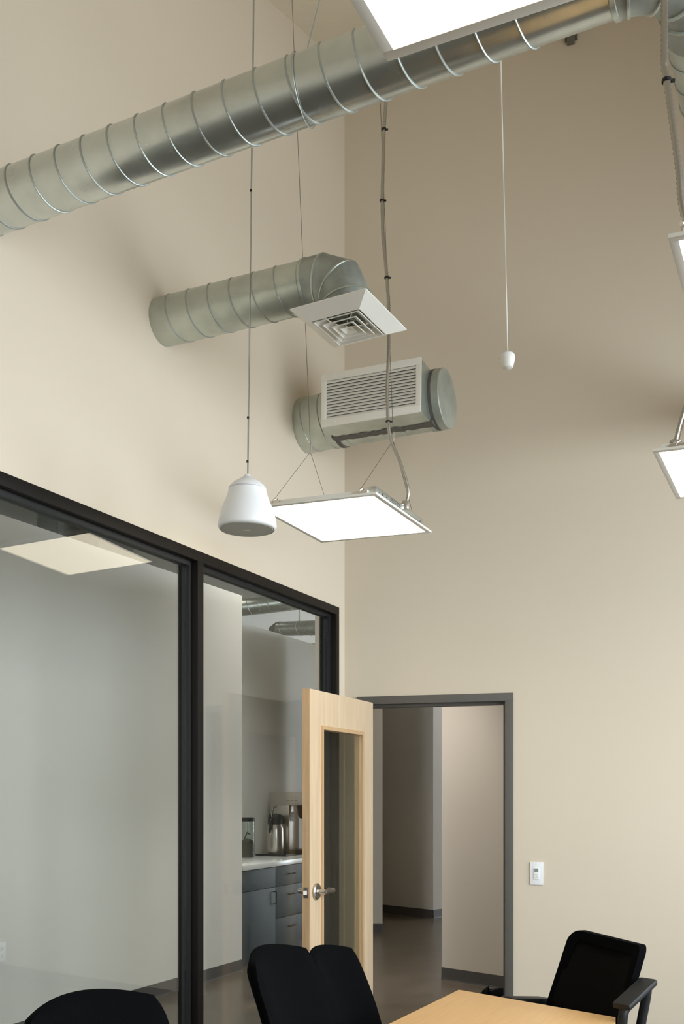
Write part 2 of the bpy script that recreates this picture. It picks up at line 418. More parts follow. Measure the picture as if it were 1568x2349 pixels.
wallseg('wall_corridor', (0.822, 8.04), (2.0, 6.985), 3.2, 0.12, True, PAINT3, 1, 'baseboard_corridor')
wallseg('wall_passage', (-0.6, 13.65), (1.1177, 11.98), 3.6, 0.12, True, PAINT3, 1, 'baseboard_passage')
wallseg('wall_passage_return', (1.1177, 11.98), (2.2, 13.07), 3.6, 0.12, True, PAINT3, 1, 'baseboard_passage_return')
wallseg('wall_stub', (-0.20, 10.72), (0.444, 10.70), HC + 1.71, 0.12, True, PAINT3, 1, 'baseboard_stub')
# outer shell of the building behind
struct('wall_far', B((-9, 16.5, 0), (7, 16.7, 6)), PAINT2)
struct('wall_hall_left', B((-7.2, -4, 0), (-7.0, 16.7, 6)), PAINT2)
def LWp(t): p = CORNER - UL * t - NL * 0.15; return (p.x, p.y)
hc = [(-7.2, -4), LWp(10.5), LWp(-0.15), tuple((CORNER + UB * 6 + VB * .14)[:2]), (7, 16.7), (-7.2, 16.7)]
struct('ceiling_hall', Mesh().prism(hc, 4.75, 4.9), DARKCEIL)
# lowered soffit over the corridor
struct('ceiling_corridor', Mesh().prism([(0.05, 6.45), (4.6, 5.15), (4.6, 11.5), (0.05, 11.5)], 3.3, 3.36), PAINT3)
struct('wall_corridor_end', B((4.5, 4.9, 0), (4.6, 13, 3.4)), PAINT3)

# ================================================================== DOOR
door = thing('door_1', m=MB_, kind='structure')
obj('jamb', B((S0, -0.015, 0), (S0 + .05, 0.165, ZD - .05), bev=0.002), GREYPAINT, door)
obj('jamb', B((S1 - .05, -0.015, 0), (S1, 0.165, ZD - .05), bev=0.002), GREYPAINT, door)
obj('frame_head', B((S0, -0.015, ZD - .05), (S1, 0.165, ZD), bev=0.002), GREYPAINT, door)
st = Mesh(); st.box((S0 + .05, .045, 0), (S0 + .066, .11, ZD - .05)); st.box((S1 - .066, .045, 0), (S1 - .05, .11, ZD - .05)); st.box((S0 + .066, .045, ZD - .066), (S1 - .066, .11, ZD - .05))
obj('door_stop', st, GREYPAINT, door)
# leaf, swung open into the room
dh = Vector((-0.401, -0.916, 0)).normalized(); dn = Vector((-dh.y, dh.x, 0))
MLF = mat(Vector((0.195, 6.15, 0)), dh, dn)
MI = MTX[door.name].inverted() @ MLF
LW, LZ0, LZ1 = 0.925, 0.012, 2.10
gx0, gx1, gz0, gz1 = 0.160, 0.768, 0.26, 1.905
leaf = Mesh()
leaf.box((0, -.045, LZ0), (gx0, 0, LZ1)); leaf.box((gx1, -.045, LZ0), (LW - .0015, 0, LZ1)); leaf.box((gx0, -.045, LZ0), (gx1, 0, gz0)); leaf.box((gx0, -.045, gz1), (gx1, 0, LZ1))
for v in leaf.v: v[:] = MI @ v
lf = obj('door_leaf', leaf, MAPLE, door, smooth=0)
def dpart(name, mb, material, label=None, smooth=30):
    for v in mb.v: v[:] = MI @ v
    o = obj(name, mb, material, lf, smooth=smooth, label=label); return o
dpart('edge_strip', B((LW - .0015, -.045, LZ0), (LW, 0, LZ1)), MAPLE_E)
lip = Mesh()
for y0, y1 in ((-.002, .006), (-.051, -.043)):
    lip.box((gx0 - .004, y0, gz0 - .004), (gx0 + .018, y1, gz1 + .004)); lip.box((gx1 - .018, y0, gz0 - .004), (gx1 + .004, y1, gz1 + .004))
    lip.box((gx0 + .018, y0, gz0 - .004), (gx1 - .018, y1, gz0 + .018)); lip.box((gx0 + .018, y0, gz1 - .018), (gx1 - .018, y1, gz1 + .004))
lip.box((gx0, -.043, gz0), (gx0 + .016, -.002, gz1)); lip.box((gx1 - .016, -.043, gz0), (gx1, -.002, gz1)); lip.box((gx0, -.043, gz1 - .016), (gx1, -.002, gz1)); lip.box((gx0, -.043, gz0), (gx1, -.002, gz0 + .016))
dpart('glazing_bead', lip, MAPLE_E)
dpart('glass_pane', B((gx0 + .016, -.026, gz0 + .016), (gx1 - .016, -.019, gz1 - .016)), DOORGLASS)
lx, lz = 0.845, 0.99
def lever(side):
    s = 1 if side > 0 else -1; y0 = 0 if side > 0 else -.045
    m = Mesh()
    R = Matrix.Translation((lx, y0, lz)) @ Matrix.Rotation(-s * math.pi / 2, 4, 'X')
    m.lathe([(.043, 0), (.046, .004), (.046, .010), (.040, .015), (.020, .017), (.0155, .022), (.0155, .05), (.0155, .060)], R, 28)
    pts = [Vector((lx, y0 + s * .052, lz)), Vector((lx - .035, y0 + s * .055, lz)), Vector((lx - .085, y0 + s * .055, lz)), Vector((lx - .108, y0 + s * .053, lz)), Vector((lx - .118, y0 + s * .045, lz)), Vector((lx - .119, y0 + s * .022, lz))]
    m.tube(pts, .0145, 14)
    return m
dpart('lever_handle', lever(1), NICKEL); dpart('lever_handle', lever(-1), NICKEL)
lp = B((LW, -.036, lz - .029), (LW + .002, -.009, lz + .029), bev=.0006)
dpart('latch_plate', lp, simple('dark_latch_metal', (.16, .15, .135), .4, .8), 'dark metal latch plate')
lb = Mesh().prism([(0, 0), (.012, 0), (0, .016)], lz - .011, lz + .011, Matrix.Translation((LW + .002, -.031, 0)))
dpart('latch_bolt', lb, CHROME)
for hz in (0.25, 1.05, 1.88):
    hg = Mesh().tube([Vector((-.003, -.051, hz - .05)), Vector((-.003, -.051, hz + .05))], .007, 10)
    dpart('hinge', hg, NICKEL)

# ================================================================== BIG SPIRAL DUCT
def helix(p, d, L, r, pitch, rr, phase=0.0, n=24, ns=5, s0=0.0):
    d = d.normalized(); u = Z - d * Z.dot(d); u.normalize(); v = d.cross(u)
    pts = []
    k = int(L / pitch * n)
    for i in range(k + 1):
        a = 2 * math.pi * i / n + phase
        pts.append(p + d * (s0 + pitch * i / n) + u * math.cos(a) * r + v * math.sin(a) * r)
    return Mesh().tube(pts, rr, ns)
def ringband(p, d, r, w=0.012, h=0.004, n=40):
    d = d.normalized(); u = Z - d * Z.dot(d)
    if u.length < 1e-3: u = Vector((1, 0, 0)) - d * d.x
    u.normalize(); v = d.cross(u); m = mat(p, u, v, d)
    return Mesh().lathe([(r - .002, -w / 2), (r + h, -w / 2 + w * .2), (r + h, w / 2 - w * .2), (r - .002, w / 2)], m, n, False, False)
ay = 0.4600; dd = Vector((math.cos(ay), -math.sin(ay), 0.0060)).normalized()
D0 = CORNER - UL * 3.05; D0.z = HC + 2.0965
DR = 0.0925
SE = 2.235                                # where the straight run ends
bd = thing('spiral_duct', 'large galvanized spiral duct crossing the room high up and turning away at right', 'duct', D0)
obj('duct_run', Mesh().tube([D0 - dd * 0.14, D0 + dd * SE], DR, 56), GALV, bd, True)
obj('spiral_seam', helix(D0, dd, SE - 0.03, DR + .001, 0.110, .0032, 2.2, 28, 6, -0.13), SEAM, bd, True)
e0 = D0 + dd * SE; RE = 0.155
up2 = UL.copy(); up2 = (up2 - dd * up2.dot(dd)).normalized()
ce = e0 + up2 * RE
gores = [e0 - dd * 0.03] + [ce - up2 * RE * math.cos(a) + dd * RE * math.sin(a) for a in [math.radians(x) for x in (3, 32, 61, 90)]]
e1 = ce + dd * RE
gores[-1] = e1
gores.append(e1 + up2 * 0.10)
obj('elbow', Mesh().tube(gores, DR + .004, 48), SEALED, bd, True, smooth=20)
gs = Mesh()
for i in range(1, len(gores) - 1):
    a = (gores[i] - gores[i - 1]).normalized() + (gores[i + 1] - gores[i]).normalized()
    rb = ringband(gores[i], a, DR + .005, .010, .005); gs.add(rb.v, rb.f)
rb = ringband(gores[0] + dd * .003, dd, DR + .002, .02, .005); gs.add(rb.v, rb.f)
obj('gore_seam', gs, GALV2, bd, True)
bw = e1 + up2 * 0.10
LP2 = ((CORNER + UB * 2.0 - bw).dot(VB)) / up2.dot(VB)
obj('duct_run', Mesh().tube([bw - up2 * .03, bw + up2 * (LP2 - 0.004)], DR, 56), GALV2, bd, True)
obj('spiral_seam', helix(bw, up2, LP2 - .1, DR + .001, 0.110, .0032, 0.5, 28, 6, 0.02), SEAM, bd, True)
# hanger wire looped round the duct
hk = 1.13
kx = (700 - CX) / F; sh = (kx * D0.y - D0.x) / (dd.x - kx * dd.y)
hp = D0 + dd * sh
hu = (Z - dd * Z.dot(dd)).normalized(); hv = dd.cross(hu)
loop = []
for i in range(41):
    a = math.radians(-8 + 376 * i / 40)
    loop.append(hp + dd * (0.022 * (i / 40 - .5) * 2 + 0.02 * math.sin(a)) + (hu * math.cos(a) + hv * math.sin(a)) * (DR + .005))
topk = hp + hu * (DR + .004)
tgt = topk + (W(728, 0, hp.y) - W(703, 100, hp.y)).normalized() * 1.0
ray = (tgt - topk).normalized(); lam = 0
while zceil(topk + ray * lam) > (topk + ray * lam).z and lam < 5: lam += 0.01
hw = Mesh().tube(loop, .0016, 6); hw.tube([topk, topk + ray * lam], .0017, 6)
obj('hanger_wire', hw, SEAM, bd, True)

# ================================================================== SUPPLY DUCT WITH DIFFUSER
SR_ = 0.104
q0 = CORNER - UL * tL(372); q0.z = HC + 2.155
sd = NL.copy()
sx = 0.93                                # distance of the neck axis from the wall
RS = 0.115
spd = thing('supply_duct', 'short galvanized supply duct from left wall with elbow over the square diffuser', 'duct', q0)
obj('duct_run', Mesh().tube([q0, q0 + sd * (sx - RS - .02)], SR_, 48), GALV2, spd, True)
obj('spiral_seam', helix(q0, sd, sx - RS - .12, SR_ + .001, 0.110, .003, 3.9, 28, 6, 0.02), SEAM, spd, True)
cs = q0 + sd * (sx - RS) - Z * RS
g2 = [q0 + sd * (sx - RS - .07)] + [cs + Z * RS * math.cos(a) + sd * RS * math.sin(a) for a in [math.radians(x) for x in (4, 45, 86)]] + [cs + sd * RS - Z * .016]
obj('elbow', Mesh().tube(g2, SR_ + .004, 48), SEALED, spd, True, smooth=20)
gs = Mesh()
for i in range(1, len(g2) - 1):
    a = (g2[i] - g2[i - 1]).normalized() + (g2[i + 1] - g2[i]).normalized(); rb = ringband(g2[i], a, SR_ + .005, .009, .004); gs.add(rb.v, rb.f)
rb = ringband(g2[0] + sd * .01, sd, SR_ + .003, .016, .004); gs.add(rb.v, rb.f)
obj('gore_seam', gs, GALV2, spd, True)
neck = cs + sd * RS - Z * .05
def rotv(v):
    v = Vector(v); return Matrix.Rotation(v.length, 4, v.normalized())
MD = Matrix.Translation(Vector((0.0296, 4.096, HC + 1.985))) @ rotv((-0.0387, 0.0293, -0.5306))
a = 0.359 / 2
df = thing('ceiling_diffuser', 'square white air diffuser with stepped louvers under the short supply duct', 'vent', MD)
def frustum(r0, z0, r1, z1, th=.0016):
    m = Mesh(); vs = []
    for r, z in ((r0, z0), (r1, z1), (r1 - th, z1 + .0002), (r0 - th, z0)):
        vs += [(-r, -r, z), (r, -r, z), (r, r, z), (-r, r, z)]
    fs = []
    for k in range(4):
        for j in range(4):
            j2 = (j + 1) % 4; k2 = (k + 1) % 4
            fs.append((k * 4 + j, k * 4 + j2, k2 * 4 + j2, k2 * 4 + j))
    return m.add(vs, fs)
fl = frustum(a, 0, a - .064, -.034, .0025)
for w_ in (frustum(a, 0, a, .004, .002), frustum(a - .064, -.034, a - .064, .030, .002)): fl.add(w_.v, w_.f)
obj('flange', fl, WHITE, df, smooth=0)
core = [(.078, -.016, .108, -.035), (.050, -.019, .080, -.038), (.024, -.022, .052, -.041)]
for r0, z0, r1, z1 in core:
    c_ = frustum(r0, z0, r1, z1, .003)
    l_ = frustum(r1, z1, r1, z1 - .0035, .003); c_.add(l_.v, l_.f)
    obj('louver_ring', c_, WHITE, df, smooth=0)
pc = Mesh().add([(-.027, -.027, -.044), (.027, -.027, -.044), (.027, .027, -.044), (-.027, .027, -.044), (0, 0, -.030), (-.025, -.025, -.044), (.025, -.025, -.044), (.025, .025, -.044), (-.025, .025, -.044), (0, 0, -.032)],
                [(0, 1, 4), (1, 2, 4), (2, 3, 4), (3, 0, 4), (5, 9, 6), (6, 9, 7), (7, 9, 8), (8, 9, 5), (0, 5, 6, 1), (1, 6, 7, 2), (2, 7, 8, 3), (3, 8, 5, 0)])
obj('centre_cone', pc, WHITE, df, smooth=0)
br = Mesh()
for s in (1, -1): br.tube([Vector((-.108, -.108 * s, .006)), Vector((.108, .108 * s, .006))], .004, 6)
br.tube([Vector((0, 0, -.031)), Vector((0, 0, .03))], .005, 8)
obj('core_bracket', br, GALV, df)
nk = Mesh().lathe([(SR_ + .003, .03), (SR_ + .003, .06)], None, 40, False, False); nk.lathe([(SR_ - .002, .03), (SR_ - .002, .06)], None, 40, False, False)
obj('neck', nk, GALV, df)

# ================================================================== RETURN DUCT WITH GRILLE
r0_ = CORNER - UL * tL(698); r0_.z = HC + 2.185
RR = 0.155
kx = (1026 - CX) / F; rs = (kx * r0_.y - r0_.x) / (NL.x - kx * NL.y)
rd = thing('return_duct', 'capped galvanized return duct by the wall corner with a boxed louvered grille', 'duct', r0_)
r0_.z = HC + 2.165; rdir = (NL + Z * 0.012).normalized()
obj('duct_run', Mesh().tube([r0_, r0_ + rdir * (rs - .02)], RR, 56), GALV2, rd, True)
obj('spiral_seam', helix(r0_, rdir, rs - .12, RR + .001, 0.110, .003, 1.0, 32, 6, 0.04), SEAM, rd, True)
ec = r0_ + rdir * rs; hu2 = (Z - rdir * Z.dot(rdir)).normalized()
obj('end_cap', Mesh().lathe([(RR + .004, -.075), (RR + .004, -.004), (RR, 0), (0.0001, .002)], mat(ec, rdir.cross(hu2) * -1, hu2, rdir), 56, False, True), CAPM, rd, True)
obj('collar_band', ringband(ec - rdir * .088, rdir, RR, .03, .006, 56), SEALED, rd, True)
# sheet-metal plenum box, its face carries the grille
ga = 0.4183; gxw = Vector((math.cos(ga), -math.sin(ga), -0.0085)).normalized(); gy = Z.cross(gxw).normalized(); gz = gxw.cross(gy)
MG = mat(Vector((0.1539, 5.28, HC + 2.1635)), gxw, gy, gz)
GW, GH, GD = 0.573 / 2, 0.281 / 2, 0.27
gb = thing('return_grille', 'boxed white louvered return grille on the capped duct', 'vent', MG)
# the plenum belongs to the duct
pb = Mesh(); pb.box((-GW, .004, -GH), (GW, GD, GH), MG)
obj('plenum_box', pb, GALV2, rd, True, smooth=0)
# sealant bead where box meets the pipe
sb = Mesh()
rng = random.Random(3)
yj = 0.215
def rough_strip(p, q, w, n, up):
    f1 = []; f2 = []
    for i in range(n + 1):
        c = p.lerp(q, i / n); w1 = w * (0.7 + 0.7 * rng.random()); w2 = w * (0.7 + 0.7 * rng.random())
        f1.append([c + up * w1 - Z * .004, c - up * w2 - Z * .004]); f2.append([c + up * w1 + Z * .012, c - up * w2 + Z * .012])
    sb.slab(f1, f2)
rough_strip(MG @ Vector((-GW - .02, yj - .02, -GH)), MG @ Vector((GW + .01, yj - .02, -GH)), .028, 26, (MTX[gb.name].to_3x3() @ Vector((0, 1, 0))))
obj('sealant', sb, SEAL, rd, True)
for sg, ss in ((1, 0.008), (-1, -0.008)):
    # collar of sealant round the pipe at both box ends
    c = r0_ + rdir * ((MG @ Vector((sg * GW, .24, 0)) - r0_).dot(rdir) + ss)
    obj('sealant', ringband(c, rdir, RR, .035, .006, 48), SEAL, rd, True)
del gb['label'], gb['category']; setp(gb, 'white rectangular louvered grille on the front of the capped return duct', 'vent')
fwid = .034; gf = Mesh()
gf.box((-GW - .004, -.008, GH - fwid), (GW + .004, .003, GH + .004), bev=.002); gf.box((-GW - .004, -.008, -GH - .004), (GW + .004, .003, -GH + fwid), bev=.002)
gf.box((-GW - .004, -.008, -GH + fwid), (-GW + fwid * .75, .003, GH - fwid), bev=.002); gf.box((GW - fwid * .75, -.008, -GH + fwid), (GW + .004, .003, GH - fwid), bev=.002)
obj('grille_frame', gf, WHITE, gb)
nl = 13; lv = None
zspan = 2 * (GH - fwid); pitch = zspan / nl
lm = Mesh().box((-GW + .022, -.0015, -.0010), (GW - .022, .0015, .0010))
blade = Mesh()
prof = [(-.007, -.0084), (-.0058, -.0092), (.0024, .0060), (.0012, .0068)]
n4 = [(-GW + .02, y, z) for y, z in prof] + [(GW - .02, y, z) for y, z in prof]
blade.add(n4, [(0, 1, 2, 3), (7, 6, 5, 4), (0, 4, 5, 1), (1, 5, 6, 2), (2, 6, 7, 3), (3, 7, 4, 0)])
for i in range(nl):
    zz = -GH + fwid + pitch * (i + .5)
    if lv is None:
        lv = obj('louver_blade', blade, WHITE, gb, smooth=0); lv.location = (0, 0, zz)
    else:
        c = lv.copy(); COL.objects.link(c); c.parent = gb; c.location = (0, 0, zz)
obj('dark_backing', B((-GW + .01, .0032, -GH + .01), (GW - .01, .0038, GH - .01)), GASKET, gb)
for x in (-GW * .72, GW * .66):
    for z in (GH - fwid / 2 + .002, -GH + fwid / 2 - .002):
        obj('screw', Mesh().lathe([(.0045, 0), (.004, .0018), (.001, .0026)], mat(Vector((x, -.008, z)), Vector((1, 0, 0)), Vector((0, 0, 1)), Vector((0, -1, 0))), 12), WHITE2, gb)

# ================================================================== LIGHT PANELS
def light_panel(center, rv, label, cable_tops=(None, None)):
    M = Matrix.Translation(Vector(center)) @ rotv(rv)
    t = thing('light_panel', label, 'ceiling light', M, 'suspended square light panels')
    h = .3015; w = .021
    fr = Mesh()
    for lo, hi in (((-h, -h, 0), (h, -h + w, .010)), ((-h, h - w, 0), (h, h, .010)), ((-h, -h + w, 0), (-h + w, h - w, .010)), ((h - w, -h + w, 0), (h, h - w, .010))):
        fr.box(lo, hi, None, .0012)
    obj('frame', fr, WHITE, t)
    obj('diffuser', B((-h + w, -h + w, .002), (h - w, h - w, .006)), LIT, t)
    hb = Mesh()
    hb.box((-h + .028, -h + .018, .010), (h - .050, h - .018, .030), None, .004)
    obj('back_housing', hb, WHITE, t)
    db = Mesh().box((h - .060, -h + .030, .010), (h - .016, h - .075, .046), None, .0015)
    o = obj('driver_box', db, GALV, t)
    for y, r in ((-.205, .006), (-.165, .0035), (-.235, .003), (.20, .003)):
        obj('knockout', Mesh().lathe([(r, 0), (r, .001)], mat(Vector((h - .016, y, .028)), Vector((0, 1, 0)), Vector((0, 0, 1)), Vector((1, 0, 0))), 12), GREEN, o)
    for y0, y1, z in ((-.13, -.02, .024), (-.13, -.02, .031), (-.12, -.03, .038), (.06, .205, .022)):
        obj('slot', Mesh().box((h - .0165, y0, z - .0008), (h - .0152, y1, z + .0008)), GREEN, o)
    joins = []
    for k, x in enumerate((-.213, .220)):
        for y in (-h + .012, h - .012):
            cl = Mesh(); sy = 1 if y < 0 else -1
            cl.box((x - .030, y - .003, .010), (x + .030, y + .003, .024))
            cl.box((x - .030, y - .003, .010), (x + .030, y + sy * .020, .012))
            cl.tube([Vector((x - .006, y, .016)), Vector((x - .002, y, .030)), Vector((x + .006, y + sy * .01, .036)), Vector((x + .012, y + sy * .012, .028))], .0042, 8)
            obj('clip', cl, STEEL, t)
        jl = Vector((x, 0, .36))
        for y in (-h + .012, h - .012):
            obj('sling_wire', Mesh().tube([Vector((x + .004, y, .036)), jl - Z * .014], .0011, 6), WIRE, t)
        obj('cable_grip', Mesh().tube([jl - Z * .02, jl + Z * .022], .0045, 8), STEEL, t)
        jw = M @ jl; joins.append(jw)
        tp = Vector((jw.x, jw.y, zceil(jw)))
        if cable_tops[k]: # leaning slightly: goes through the given picture point
            q = W(cable_tops[k][0], cable_tops[k][1], jw.y); dirc = (q - jw).normalized(); lam = 0
            while zceil(jw + dirc * lam) > (jw + dirc * lam).z and lam < 6: lam += .005
            tp = jw + dirc * lam
        cb = Mesh().tube([jw, tp], .0013, 6)
        obj('suspension_cable', cb, WIRE, t, True)
    return t, M
p2, MP2 = light_panel((0.0185, 4.5234, HC + 1.2638), (-0.0261, 0.0513, -0.4907), 'lit square light panel in the middle, hanging beside the white pendant speaker', ((672, 60), (884.5, 560)))
p1, MP1 = light_panel((0.211, 1.294, HC + 1.264), (0.0, 0.04, -0.47), 'large lit square light panel at the very top, overlapping the long spiral duct')
pr1, MPR1 = light_panel((1.153, 2.382, HC + 1.264), (-0.0, 0.035, -0.46), 'square light panel cut by the right edge of the photo, upper of the two there')
pr2, MPR2 = light_panel((1.570, 3.80, HC + 1.264), (-0.02, 0.045, -0.47), 'square light panel cut by the right edge of the photo, lower of the two there')

# ---- flexible conduits
def conduit(label, pts, ties, end=None, up_to_ceiling=True, r=.0088):
    P = [Vector(p) for p in pts]
    if up_to_ceiling:
        q = P[-1]; P.append(Vector((q.x, q.y, (q.z + zceil(q)) / 2))); P.append(Vector((q.x, q.y, zceil(q) - .002)))
    Q = [P[0]]
    for p0, p1 in zip(P, P[1:]):
        n = max(1, round((p1 - p0).length / .09)); Q += [p0.lerp(p1, k / n) for k in range(1, n + 1)]
    P = Q
    # Catmull-Rom resample at half the ring pitch
    out = []
    for i in range(len(P) - 1):
        a = P[max(i - 1, 0)]; b = P[i]; c = P[i + 1]; d = P[min(i + 2, len(P) - 1)]
        n = max(2, int((c - b).length / .0055))
        for k in range(n):
            u = k / n
            out.append(0.5 * ((2 * b) + (c - a) * u + (2 * a - 5 * b + 4 * c - d) * u * u + (3 * b - a - 3 * c + d) * u ** 3))
    out.append(P[-1])
    rad = [r if i % 2 else r * .74 for i in range(len(out))]
    t = thing('flexible_conduit', label, 'conduit', P[0], 'flexible conduits feeding the light panels')
    obj('conduit', Mesh().tube(out, r, 10, True, rad), CONDUIT, t, True, smooth=60)
    cn = Mesh(); p = P[0]
    cn.box(p - Vector((.014, .012, .012)), p + Vector((.014, .012, .026)), None, .003); cn.tube([p + Vector((-.012, -.012, .008)), p + Vector((-.024, -.018, .004))], .006, 8)
    obj('connector', cn, STEEL, t, True)
    for q in ties:
        q = Vector(q); rr = min(out, key=lambda v: (v - q).length)
        tb = Mesh().lathe([(r + .0006, -.003), (r + .0026, -.003), (r + .0026, .003), (r + .0006, .003)], Matrix.Translation(rr), 12, False, False)
        tb.box(rr + Vector((r, -.003, -.003)), rr + Vector((r + .010, .003, .003)))
        obj('cable_tie', tb, GASKET, t, True)
    return t
cy = MP2 @ Vector((.285, .03, .046)); ycd = cy.y
jy = (MP2 @ Vector((.22, 0, .36))).y - 0.03
cpts = [cy] + [W(x, y, ycd + (jy - ycd) * min(1, (1160 - y) / 190)) for x, y in ((936, 1130), (930, 1100), (915, 1055), (897, 1012), (890, 970), (887, 900), (891, 800), (891, 700), (885.5, 620), (878, 540), (876, 460), (880, 300), (886, 215))]
conduit('long flexible metal conduit rising from the middle light panel to the roof', cpts, [W(x, y, jy) for x, y in ((883, 297), (877, 460), (889, 638), (889, 968))])
c1 = MPR1 @ Vector((-.262, -.262, .032))
conduit('flexible metal conduit rising beside the right spiral duct to the upper right light panel', [c1] + [W(x, y, c1.y) for x, y in ((1563, 470), (1557, 400), (1547, 320), (1535, 230), (1528, 185), (1523, 150))], [W(1528, 187, c1.y)])
c2 = MPR2 @ Vector((-.235, -.235, .032))
conduit('short visible length of flexible metal conduit over the lower right light panel', [c2] + [W(x, y, c2.y) for x, y in ((1549, 1010), (1558, 975), (1570, 935), (1584, 880), (1590, 800))], [])

# ================================================================== PENDANT SPEAKER
YS = 3.74
sp = W(567, 1215, YS); s1 = W(570, 1094, YS)
spk = thing('pendant_speaker', 'white bell shaped pendant speaker hanging in front of the left wall', 'speaker', sp)
k = YS / F
body = [(61, 1), (65.5, 3), (67, 8), (66, 19), (63.4, 31), (59.3, 45), (54.4, 58), (49.8, 69), (46, 79), (44, 86), (43.2, 91)]
obj('speaker_body', Mesh().lathe([(r * k, z * k) for r, z in body], None, 56, True, False), WHITE2, spk, smooth=50)
capp = [(42, 92), (43.4, 94), (40, 99), (32, 107), (22, 113), (13, 118.5), (8, 122), (6, 126), (0.01, 126.5)]
obj('speaker_cap', Mesh().lathe([(r * k, z * k) for r, z in capp], None, 56, True, False), WHITE2, spk, smooth=50)
obj('shadow_gap', Mesh().lathe([(41.5 * k, 90.5 * k), (41.5 * k, 94 * k)], None, 40), GASKET, spk)
obj('speaker_grille', Mesh().lathe([(62.5 * k, 0), (62.5 * k, 1.2 * k), (60 * k, 1.2 * k), (59 * k, -.6 * k), (0.001, -1.6 * k)], None, 56, False, True), GRILLE, spk, smooth=50)
obj('nameplate', B((-.012, -.0035, -.0028), (.012, .0035, -.0015)), WHITE2, spk)
ct = W(581, -20, YS); dirc = (ct - (sp + Z * 126 * k)).normalized(); p = sp + Z * 126 * k; lam = 0
while zceil(p + dirc * lam) > (p + dirc * lam).z: lam += .005
obj('suspension_cable', Mesh().tube([p - Z * .003, p + dirc * lam], .0016, 6), simple('grey_cord', (.34, .33, .30), .6), spk, True)
obj('suspension_wire', Mesh().tube([p + Vector((.003, 0, 0)), p + Vector((.0035, 0, 0)) + dirc * lam], .0010, 6), WIRE, spk, True)
for yy in (437, 958, 1059):
    q = p + dirc * ((HZ - yy) / F * YS + HC - p.z)
    obj('cable_tie', Mesh().lathe([(.0045, -.004), (.0045, .004)], Matrix.Translation(q), 10), GASKET, spk, True)

# ================================================================== PENDANT SENSOR
YP = 4.0; k = YP / F
pp = W(1163.5, 845, YP)
psn = thing('pendant_sensor', 'small white sensor hanging on a white cord against the back wall', 'sensor', pp)
obj('sensor_body', Mesh().lathe([(.001, 0), (10 * k, .5 * k), (13 * k, 3 * k), (17 * k, 20 * k), (17.5 * k, 24 * k), (16.5 * k, 27 * k)], None, 32, True, False), WHITE, psn, smooth=50)
obj('sensor_cap', Mesh().lathe([(15.6 * k, 26 * k), (16.5 * k, 29 * k), (14 * k, 33 * k), (8 * k, 35.5 * k), (2 * k, 36.5 * k), (1.5 * k, 38 * k)], None, 32), WHITE2, psn, smooth=50)
obj('indicator', B((-18.5 * k, -.003, 21 * k), (-16.5 * k, .003, 24 * k)), simple('yellow_dot', (.55, .50, .05), .5), psn)
ps = pp + Z * 37.5 * k; ct = W(1147.5, 130, YP); dirc = (ct - ps).normalized(); lam = 0
while zceil(ps + dirc * lam) > (ps + dirc * lam).z: lam += .005
obj('cord', Mesh().tube([ps, ps + dirc * lam], .0030, 8), WHITECORD, psn, True)

# bracket high on the back wall
bs = sB(1309)
bk = Mesh().box((bs - .022, -.05, HC + (HZ - 101) / F * 5.86), (bs + .022, 0, 6.25), None, .004)
bk.box((bs - .035, -.012, 6.05), (bs + .035, 0, 6.25))
top('wall_bracket', bk, simple('grey_steel', (.16, .15, .13), .5, .3), 'small grey steel bracket high on the back wall below the spiral duct', 'bracket', m=MB_)

# ================================================================== THERMOSTAT, OUTLET
ths = sB(1230); TH = thing('thermostat', 'white wall control with a small grey display right of the doorway', 'thermostat', MB_ @ Matrix.Translation((ths, 0, HC - .485)))
obj('wall_plate', B((-.0395, -.008, -.069), (.0395, 0, .069), bev=.0025), WHITE2, TH)
obj('control_body', B((-.017, -.012, -.036), (.017, -.007, .034), bev=.002), WHITE2, TH)
obj('display', B((-.012, -.0128, .008), (.012, -.0115, .030)), LCD, TH)
for x in (-.007, .006):
    for z in (-.004, -.020): obj('button', B((x - .005, -.0135, z - .004), (x + .005, -.0118, z + .004), bev=.001), WHITE, TH)
# outlet on partition wall
ox = (Vector((-784 / F, 1, 0)))
k_ = (2 - CX) / F
dP = (P1 - P0).normalized(); uu = (k_ * P0.y - P0.x) / (dP.x - k_ * dP.y)
pw_ = P0 + dP * uu; zo = HC + (HZ - 2184) / F * pw_.y
MO = mP @ Matrix.Translation((uu, 0, zo))
OT = thing('wall_outlet', 'white electrical outlet low on the partition wall behind the left glass', 'outlet', MO)
obj('cover_plate', B((-.036, -.006, -.060), (.036, 0, .060), bev=.002), WHITE2, OT)
for z in (-.022, .022):
    rc = obj('receptacle', B((-.016, -.009, z - .014), (.016, -.005, z + .014), bev=.003), WHITE, OT)
    sl = Mesh(); sl.box((-.007, -.0096, z - .004), (-.005, -.0088, z + .006)); sl.box((.005, -.0096, z - .004), (.007, -.0088, z + .006))
    obj('slot', sl, GASKET, rc)

